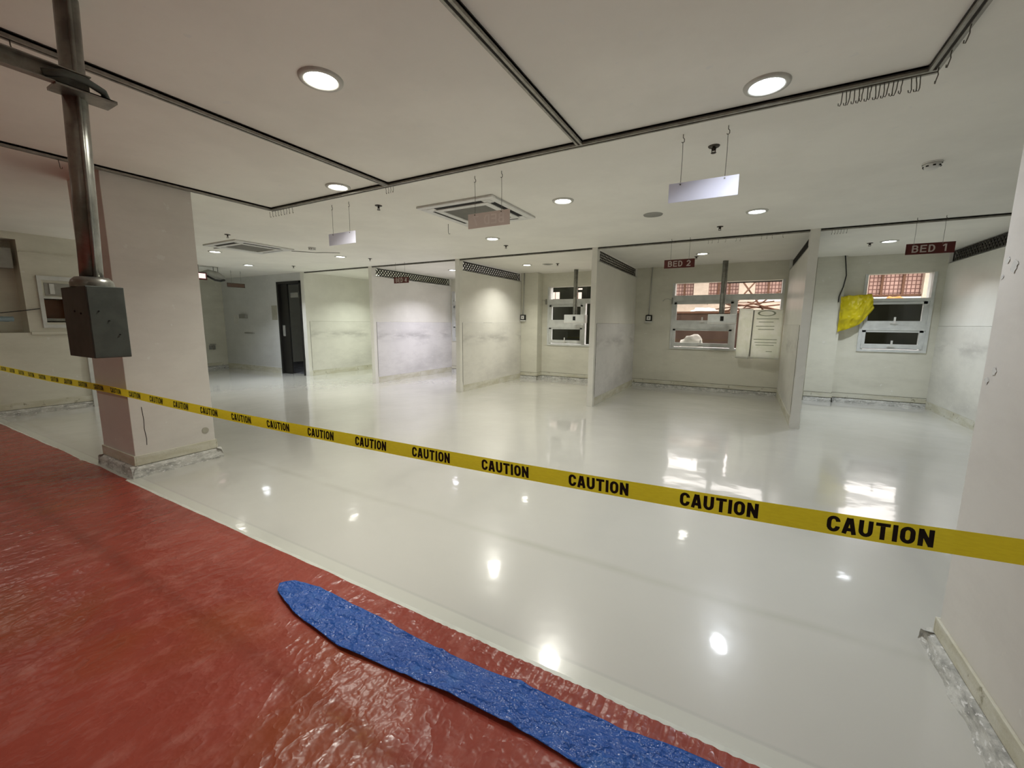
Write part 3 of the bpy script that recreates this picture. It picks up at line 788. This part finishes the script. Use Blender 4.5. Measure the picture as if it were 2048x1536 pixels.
# ------------------------------------------------------------------ steel drop pipe with junction box, and the strut bracing it
t = thing('ceiling_drop_box', 'grey metal box on a steel pipe hanging from the ceiling at the left', 'junction box', (-2.362, .676, 1.231))
t.scale = (.93,.93,.93)
MB().tube([(-0.0,0,.33),(.0,.012,.7),(.0,.036,(H-1.231)/.93)], .039, 24).build('pipe', 'steel', t)
MB().tube([(.045,.0,.33),(.045,.012,.7),(.045,.03,(H-1.231)/.93)], .008, 8).build('side_conduit', 'steel', t)
MB().lathe([(.04,.35),(.055,.348),(.068,.335),(.072,.322),(.072,.305)], n=28).build('flange', 'steel', t)
MB().box(-.16,.13,-.0625,.0625,0,.305).build('enclosure', 'olive_box', t, .003)
MB().box(.13,.132,-.058,.058,.004,.30).build('cover_plate', 'olive_box', t)
for (a, b) in ((.0,.16),(.03,.10),(-.03,.20)):
    MB().tube([(.131,a,b),(.1345,a,b)], .003, 8).build('screw', 'dark_slot', t)
for (a, b) in ((.05,.19),(-.02,.20)):
    MB().tube([(a,-.0625,b),(a,-.0655,b)], .004, 8).build('screw', 'dark_slot', t)
t = thing('strut_channel', 'horizontal steel strut clamped to the hanging pipe under the ceiling', 'bracket', (-2.297, .744, 2.264))
t.scale = (.93,.93,.93)
L = 3.0
MB().box(-.004,.0,-L,-.02,-.02,.045).box(0,.035,-L,.045,-.022,-.018).box(-.004,.03,-L,-.02,.041,.045).build('channel', 'track', t)
MB().box(-.07,.035,-.13,.055,-.030,-.018).build('end_plate', 'steel', t)
MB().tube([(.02,-.16,.0),(.035,-.10,.02),(.03,-.04,.022),(.01,.02,.01),(-.01,.035,-.01)], .014, 10).build('clamp', 'olive_box', t)
for yy in (-.6,-1.6):
    MB().tube([(0,yy,.045),(0,yy,(H-2.264)/.93)], .005, 6).build('hanger_rod', 'steel_wire', t)

# ------------------------------------------------------------------ bay fittings
def bed_unit(x, label):
    t = thing('bed_head_unit', label, 'wall unit', (x, 9.1, 1.4))
    MB().tube([(.15,0,.18),(.15,0,H-1.4)], .036, 16).build('pipe', 'steel', t)
    MB().tube([(.20,0,.18),(.20,0,H-1.4)], .012, 8).build('side_pipe', 'steel', t)
    MB().box(-.07,.43,-.09,.09,0,.19).build('housing', 'white_plastic', t, .01)
    MB().box(-.06,.42,-.095,-.089,.03,.18).build('front_cover', 'white_metal', t)
    MB().box(.15,.21,-.1,-.094,.06,.15).build('outlet', 'dark_slot', t)
    return t
bed_unit(-.585, 'white unit on a ceiling pipe before the BED 2 window')
bed_unit(-3.60, 'white unit on a ceiling pipe before the window left of BED 2')
def isolator(x, y, z, label, zt=H):
    t = thing('wall_switch_box', label, 'switch box', (x, y, z))
    MB().box(-.065,.065,-.055,0,-.065,.065).build('box', 'dark_slot', t, .004)
    MB().box(-.042,.042,-.06,-.054,-.042,.042).build('face_plate', 'white_plastic', t)
    MB().box(-.008,.008,-.066,-.06,-.012,.012).build('switch', 'dark_slot', t)
    MB().box(-.07,.07,-.06,0,-.095,-.066).build('lower_lip', 'white_plastic', t, .004)
    MB().tube([(-.01,-.02,.065),(0.02,-.02,zt-z)], .012, 8).build('conduit', 'dull_white', t)
isolator(-1.86, 9.5, 1.52, 'grey wall switch box with conduit on the left of the BED 2 bay')
isolator(.99, 9.5, 1.52, 'grey wall switch box at the left edge of the BED 1 bay')
isolator(-4.83, 9.22, 1.53, 'grey wall switch box on the pier beside the recessed bay partition')
for (x, z, l) in ((-1.47,1.90,'coat-hook bracket on the wall left of the BED 2 window'), (-4.42,1.93,'coat-hook bracket on the wall left of the window beyond the recessed bay')):
    t = thing('wall_bracket', l, 'bracket', (x, 9.5, z))
    MB().tube([(.08,-.01,0),(-.02,-.03,.03),(-.08,-.03,.02),(-.12,-.02,-.02)], .005, 6).build('arm', 'dull_white', t)
    MB().box(.06,.09,-.035,0,-.08,.05).build('mount', 'grey_plastic', t)

def sheet(name, mat, pts_fn, nu, nv, parent=None, thick=.004):
    vs = [pts_fn(i/nu, j/nv) for i in range(nu+1) for j in range(nv+1)]
    fs = [(i*(nv+1)+j, (i+1)*(nv+1)+j, (i+1)*(nv+1)+j+1, i*(nv+1)+j+1) for i in range(nu) for j in range(nv)]
    o = MB().add(vs, fs, True).build(name, mat, parent)
    s = o.modifiers.new('solid', 'SOLIDIFY'); s.thickness = thick; s.offset = 0
    return o
# yellow plastic sheeting bagged over a fitting on the pier, with its cable
def lerp2(q, u, v):
    a = Vector(q[0]).lerp(Vector(q[1]), u); b = Vector(q[3]).lerp(Vector(q[2]), u); return a.lerp(b, v)
def yfn(u, v):
    # outline: top-left, top-right, right, lower right, bottom-left
    top = Vector((.0,0,0)).lerp(Vector((.42,0,.03)), u)
    e = min(1, u*1.55)
    bot = Vector((.0,0,-.63)).lerp(Vector((.30,0,-.49)), e)
    if u > .645: bot = Vector((.30,0,-.49)).lerp(Vector((.465,0,-.22)), (u-.645)/.355)
    p = top.lerp(bot, v)
    b = .13*math.sin(PI*(.06+.9*u))**.6*math.sin(PI*(.04+.92*v))**.6
    cr = abs(noise.noise(Vector((u*4+v*2,v*3,1))))*.06+abs(noise.noise(Vector((u*9,v*8,4))))*.03
    p.y = -.03-b+cr
    p.x += .012*noise.noise(Vector((u*5,v*5,8))); p.z += .014*noise.noise(Vector((u*6,v*4,9)))
    return p
t = thing('yellow_plastic_bag', 'crumpled yellow plastic bag covering a fitting beside the BED 1 window', 'plastic bag', (1.44, 9.36, 1.90))
sheet('film', 'yellowbag', yfn, 44, 44, t)
MB().tube([(.06,-.035,-.45),(.12,-.05,-.15),(.28,-.05,-.1),(.34,-.05,-.25)], .03, 8).build('hidden_fitting', 'grey_plastic', t)
o = MB().tube([(0,0,.70),(.02,-.01,.55),(.045,-.01,.36),(.02,-.01,.16),(-.02,0,0),(-.02,0,-.1)], .009, 8).build('hanging_cable', 'cable'); o.location = (1.43,9.34,1.90)
tag(o, 'thin dark cable drooping from the ceiling to the yellow plastic bag', 'cable')
# milky printed plastic bag hanging over the right of the bed 2 window
t = thing('printed_plastic_bag', 'milky white printed plastic bag hanging over the right half of the BED 2 window', 'plastic bag', (-.12, 9.43, .74))
def wfn(u, v):
    x = u*.235; z = v*.97; return Vector((x-.01*(1-v), -.05-.03*math.sin(u*PI)-.015*noise.noise(Vector((u*4,v*4,2))), z-.015*u))
sheet('folded_edge', 'whitebag', wfn, 12, 20, t)
def wfn2(u, v):
    x = .235+u*.49; z = v*.93+.01-.03*abs(u-.45)*(1-v); return Vector((x, -.07-.05*math.sin(u*PI)-.015*noise.noise(Vector((u*5,v*5,7))), z))
fb = sheet('printed_front', 'whitebag', wfn2, 20, 24, t)
MB().tube([(.235,-.09,.04),(.24,-.1,.5),(.245,-.09,.93)], .012, 8).build('gusset', 'grey_plastic', t)
pm = MB(); pr = simple('faded_print', (.33,.36,.28), .6)
for (z, a, b) in ((.76,.30,.66),(.70,.34,.58),(.62,.30,.60),(.56,.34,.6),(.37,.28,.66),(.31,.30,.66),(.26,.32,.62),(.14,.50,.60)):
    pm.box(a, b, -.145, -.142, z, z+.012)
pm.build('print_lines', pr, t)
e = MB().lathe([(.10,0),(.13,0)], n=28).build('oval_emblem', pr, t); e.rotation_euler = (PI/2,0,0); e.location = (.46,-.143,.87); e.scale = (1.15,.42,1)

# switches and notices on the door wall and far-left wall
def flat(name, label, cat, x0, x1, z0, z1, mat, th=.01, y=YF):
    o = MB().box(x0, x1, -th, 0, z0, z1).build(name, mat); o.location = (0, y, 0); return tag(o, label, cat)
flat('notice_sheet', 'faded paper notice beside the dark doorway', 'notice', -11.10,-10.86,1.42,1.80,'paper',.004)
flat('wall_dispenser', 'small grey dispenser on the far left wall', 'dispenser', -12.56,-12.26,1.46,1.57,'grey_plastic',.08)
flat('wall_rail', 'short dark rail below the grey dispenser', 'rail', -12.42,-12.0,1.04,1.065,'grey_plastic',.04)
flat('notice_sheet', 'pale pencilled notice left of the grey dispenser', 'notice', -12.98,-12.75,1.3,1.55,'white_plastic',.004)
t = thing('wall_tap', 'small wall tap low on the far-left side wall', 'tap', (-13.5, 6.25, .62))
MB().box(0,.03,-.08,.08,-.06,.06).build('plate', 'grey_plastic', t); MB().tube([(0,0,.03),(.09,0,.03),(.09,0,-.06)], .02, 8).build('spout', 'steel', t)
MB().box(.05,.08,-.08,.08,.08,.10).build('handle', 'grey_plastic', t)

# left wall: hatch window, dark unit, cable, light blue bag
t = thing('service_hatch', 'small framed hatch window with amber opening in the left wall', 'hatch', (-9.1, 2.17, 1.36))
fr = MB()
for (a, b, c, d) in ((-.17,.30,.60,.66),(-.17,.30,-.10,-.05),(-.17,-.13,-.05,.60),(.26,.30,-.05,.60),(-.13,.26,.33,.36)):
    fr.box(0,.03,a,b,c,d)
fr.build('frame', 'white_metal', t)
MB().box(.0,.01,-.10,.24,.38,.56).build('upper_pane', 'grey_plastic', t)
MB().box(.01,.022,-.05,.0,.40,.55).build('divider', 'white_metal', t)
MB().box(-.22,-.2,-.12,.12,0,.32).build('amber_panel', 'amber', t)
MB().box(-.19,-.1,-.10,.10,.0,.04).build('tray', 'steel', t)
o = MB().box(-.22,0,-.5,.1,-.28,0).build('wall_air_unit', 'grey_plastic', None, .01); o.location = (-9.16, 1.72, 2.38)
tag(o, 'dark grey unit high in the recess of the left wall', 'air conditioner')
o = MB().tube([(.02,-.9,-.10),(.03,-.5,-.07),(.03,-.2,-.02),(.03,0,.02)], .007, 6).build('slack_cable', 'cable'); o.location = (-9.1, 1.99, 1.52)
tag(o, 'thin black cable running left from the service hatch', 'cable')
def lb(u, v):
    return Vector((.05*math.sin(PI*v)+.01, -.25*u, .07*v-.05*u*0-.035+.01*noise.noise(Vector((u*6,v*6,0)))))
o = sheet('blue_plastic_pouch', 'paleblue', lb, 10, 8); o.location = (-9.1, 1.72, 1.385)
tag(o, 'pale blue plastic pouch taped on the left wall edge', 'plastic bag')

# ------------------------------------------------------------------ floor sheets
def red_fn(u, v):
    x = .81-9.86*(1-(1-(1-u))**1.0)**1.5
    yy = 1.352+.006*noise.noise(Vector((x*1.3,0,5)))+.0025*noise.noise(Vector((x*6,0,8)))
    if x < -4.6: yy = 1.375-.03*(-4.6-x)/4.4+.01*noise.noise(Vector((x*2,0,5)))
    y = -2.9+(yy+2.9)*(1-(1-v)**1.7)
    e = max(0, 1-(yy-y)/.30)
    z = .006+.004*noise.noise(Vector((x*1.5,y*1.5,0)))+.003*noise.noise(Vector((x*7,y*2,3)))
    z += e*e*.0022*math.sin(x*150+4*noise.noise(Vector((x*3,y*3,0))))*(1 if -1.2 < x < .4 else .2)
    z += .0045*max(0, noise.noise(Vector((x*2.6-y*1.5,y*.9,11))))
    return Vector((x, y, max(.003, z)))
o = sheet('red_floor_sheet', 'red', red_fn, 700, 110, None, .001)
tag(o, 'large wrinkled red plastic sheet covering the near floor', 'floor sheet')
BT = [(-2.035,1.150),(-2.02,1.175),(-1.98,1.205),(-1.826,1.237),(-1.5,1.228),(-.96,1.216),(-.524,1.249),(-.248,1.256),(.011,1.285),(.4,1.30),(.8,1.30)]
BB = [(-2.035,1.150),(-1.99,1.112),(-1.90,1.085),(-1.764,1.052),(-1.4,1.018),(-.876,1.068),(-.526,1.080),(-.359,1.07),(0.0,1.04),(.4,1.03),(.8,1.03)]
def along(P, t):
    t *= len(P)-1; i = min(int(t), len(P)-2); f = t-i
    return P[i][0]*(1-f)+P[i+1][0]*f, P[i][1]*(1-f)+P[i+1][1]*f
def blue_fn(u, v):
    a = along(BB, u); b = along(BT, u)
    x = a[0]*(1-v)+b[0]*v; y = a[1]*(1-v)+b[1]*v
    x += .004*noise.noise(Vector((x*9,y*9,1)))
    z = .020+.007*noise.noise(Vector((x*5,y*7,2)))+.004*noise.noise(Vector((x*17,y*20,6)))
    # a crease where the sheet folds over itself
    z += .010*math.exp(-((x+.62+.25*(y-1.15))/.025)**2)+.008*math.exp(-((x+1.02-.3*(y-1.15))/.02)**2)
    return Vector((x, y, z))
o = sheet('blue_floor_sheet', 'blue', blue_fn, 260, 40, None, .002)
tag(o, 'long narrow strip of wrinkled blue plastic lying on the red sheet', 'floor sheet')
o = MB().box(-9.05,.83,1.352,1.375,0,.004).build('floor_lip', simple('pale_epoxy_lip',(.60,.62,.56),.3)); o['kind']='structure'; o.name='trim_4'

# ------------------------------------------------------------------ outside the windows
o = MB().box(-12,9,YB+.25,20,-.3,-.12).build('courtyard_ground', simple('pale_paving',(.42,.38,.34),.9)); o['kind']='structure'; o.name='floor_courtyard'
t = thing('opposite_building', 'pale building with pink grid screens seen through the windows', 'building', (0, 17, 0))
MB().box(-3.3,9,0,.4,-.2,2.2).build('lower_wall', 'facade', t)
MB().box(-3.3,9,-.04,.4,2.2,2.28).build('sill_band', 'white_plastic', t)
MB().box(-3.3,9,.1,.4,2.28,3.15).build('grid_screen', 'grid', t)
for x in (-1.52,-.05,1.6,3.0,4.66,6.4):
    w_ = .5 if x < 4 else .26
    MB().box(x-w_/2,x+w_/2,-.08,.1,2.2,3.15).build('post', 'facade', t)
for x in (-2.6,-2.1,-.95,-.6,.6,1.0,3.6,4.1):
    MB().box(x-.03,x+.03,.02,.1,2.28,3.15).build('mullion', 'rust', t)
MB().box(-3.3,9,.0,.08,2.30,2.36).build('rail', 'rust', t)
MB().box(-3.3,9,-.3,.5,3.15,3.3).build('eaves', 'facade', t)
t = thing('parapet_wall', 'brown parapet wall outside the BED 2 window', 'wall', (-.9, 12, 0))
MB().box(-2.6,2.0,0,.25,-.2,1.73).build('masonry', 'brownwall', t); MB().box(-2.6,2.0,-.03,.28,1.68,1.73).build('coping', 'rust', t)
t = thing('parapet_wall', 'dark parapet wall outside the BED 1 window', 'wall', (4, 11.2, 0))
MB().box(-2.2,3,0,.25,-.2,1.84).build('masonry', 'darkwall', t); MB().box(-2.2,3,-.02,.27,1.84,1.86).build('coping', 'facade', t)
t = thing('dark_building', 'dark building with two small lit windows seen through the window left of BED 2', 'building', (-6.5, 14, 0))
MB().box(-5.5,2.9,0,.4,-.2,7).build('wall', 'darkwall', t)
for (a, b, c, d) in ((-6.19,-5.89,2.26,2.5),(-5.31,-5.06,2.24,2.47),(-5.33,-5.04,2.56,2.61)):
    wn = MB().box(a+6.5,b+6.5,-.03,0,c,d).build('lit_window', 'litwin', t)
    MB().box((a+b)/2+6.49,(a+b)/2+6.51,-.04,-.03,c,d).build('glazing_bar', 'rust', wn)
t = thing('canopy', 'dark overhanging canopy at the upper right of the BED 2 window', 'canopy', (.1, 11, 0))
MB().box(-.55,1.8,0,.5,2.38,2.5).build('slab', 'darkwall', t)
MB().tube([(1.75,.2,-.2),(1.75,.2,2.38)],.05,10).build('support', 'rust', t)
random.seed(11)
sc = thing('scaffold', 'tangle of brown scaffold poles outside the BED 2 window', 'scaffolding', (0, 13, 0))
for (a, b) in [((-.15,2.55),(.55,1.55)),((.3,1.95),(.75,2.3)),((-.55,1.6),(.2,2.6)),((-1.3,1.75),(.6,2.0)),((-.6,1.75),(.9,1.95)),((-.45,1.95),(.9,1.78)),((-.3,1.7),(.3,2.1)),((-1.9,2.1),(-1.2,2.15)),((-1.2,2.15),(-.95,1.95)),
               ((.0,2.0),(.9,1.72)),((-.6,2.0),(.1,1.7))]:
    MB().tube([(a[0],random.uniform(-.4,.4),a[1]),(b[0],random.uniform(-.4,.4),b[1])], random.uniform(.014,.024), 6).build('pole', 'rust', sc)
for x in (-.62,1.0):
    MB().tube([(x,0,-.15),(x,0,2.6)], .03, 8).build('upright', 'rust', sc)
# things on ledges outside
def heap(name, label, cat, loc, sx, sy, sz, mat, seed):
    m = MB(); n = 14; vs = []; fs = []
    for i in range(n+1):
        for k in range(18):
            ph = PI*i/n; a = 2*PI*k/18
            d = Vector((math.sin(ph)*math.cos(a), math.sin(ph)*math.sin(a), math.cos(ph)))
            r_ = 1+.35*noise.noise(d*1.7+Vector((seed,0,0)))+.12*noise.noise(d*5+Vector((seed,0,0)))
            vs.append((d.x*sx*r_, d.y*sy*r_, max(0, .15+d.z)*sz*r_))
    for i in range(n):
        for k in range(18): fs.append((i*18+k, i*18+(k+1)%18, (i+1)*18+(k+1)%18, (i+1)*18+k))
    o = m.add(vs, fs, True).build(name, mat); o.location = loc; return tag(o, label, cat)
lg = MB().box(-1.37,-.24,YB+.1,YB+.36,.86,.90).build('trim_5','wall'); lg['kind']='structure'
heap('white_sack', 'crumpled white sacking on the sill outside the lower left BED 2 pane', 'sack', (-1.0, YB+.24, .90), .26, .10, .22, 'rubbish', 3)
heap('orange_cloth', 'orange cloth bundle on the ledge outside the BED 1 window', 'cloth', (2.62, 11.32, 1.86), .17, .10, .11, 'orange', 5)
heap('brown_bundle', 'dark brown bundle on the ledge outside the BED 1 window', 'bundle', (2.18, 11.32, 1.86), .13, .10, .08, 'rust', 8)
heap('white_bundle', 'white wrapped bundle lying on the brown parapet outside the BED 2 window', 'bundle', (-.98, 12.12, 1.73), .30, .10, .09, 'rubbish', 2)
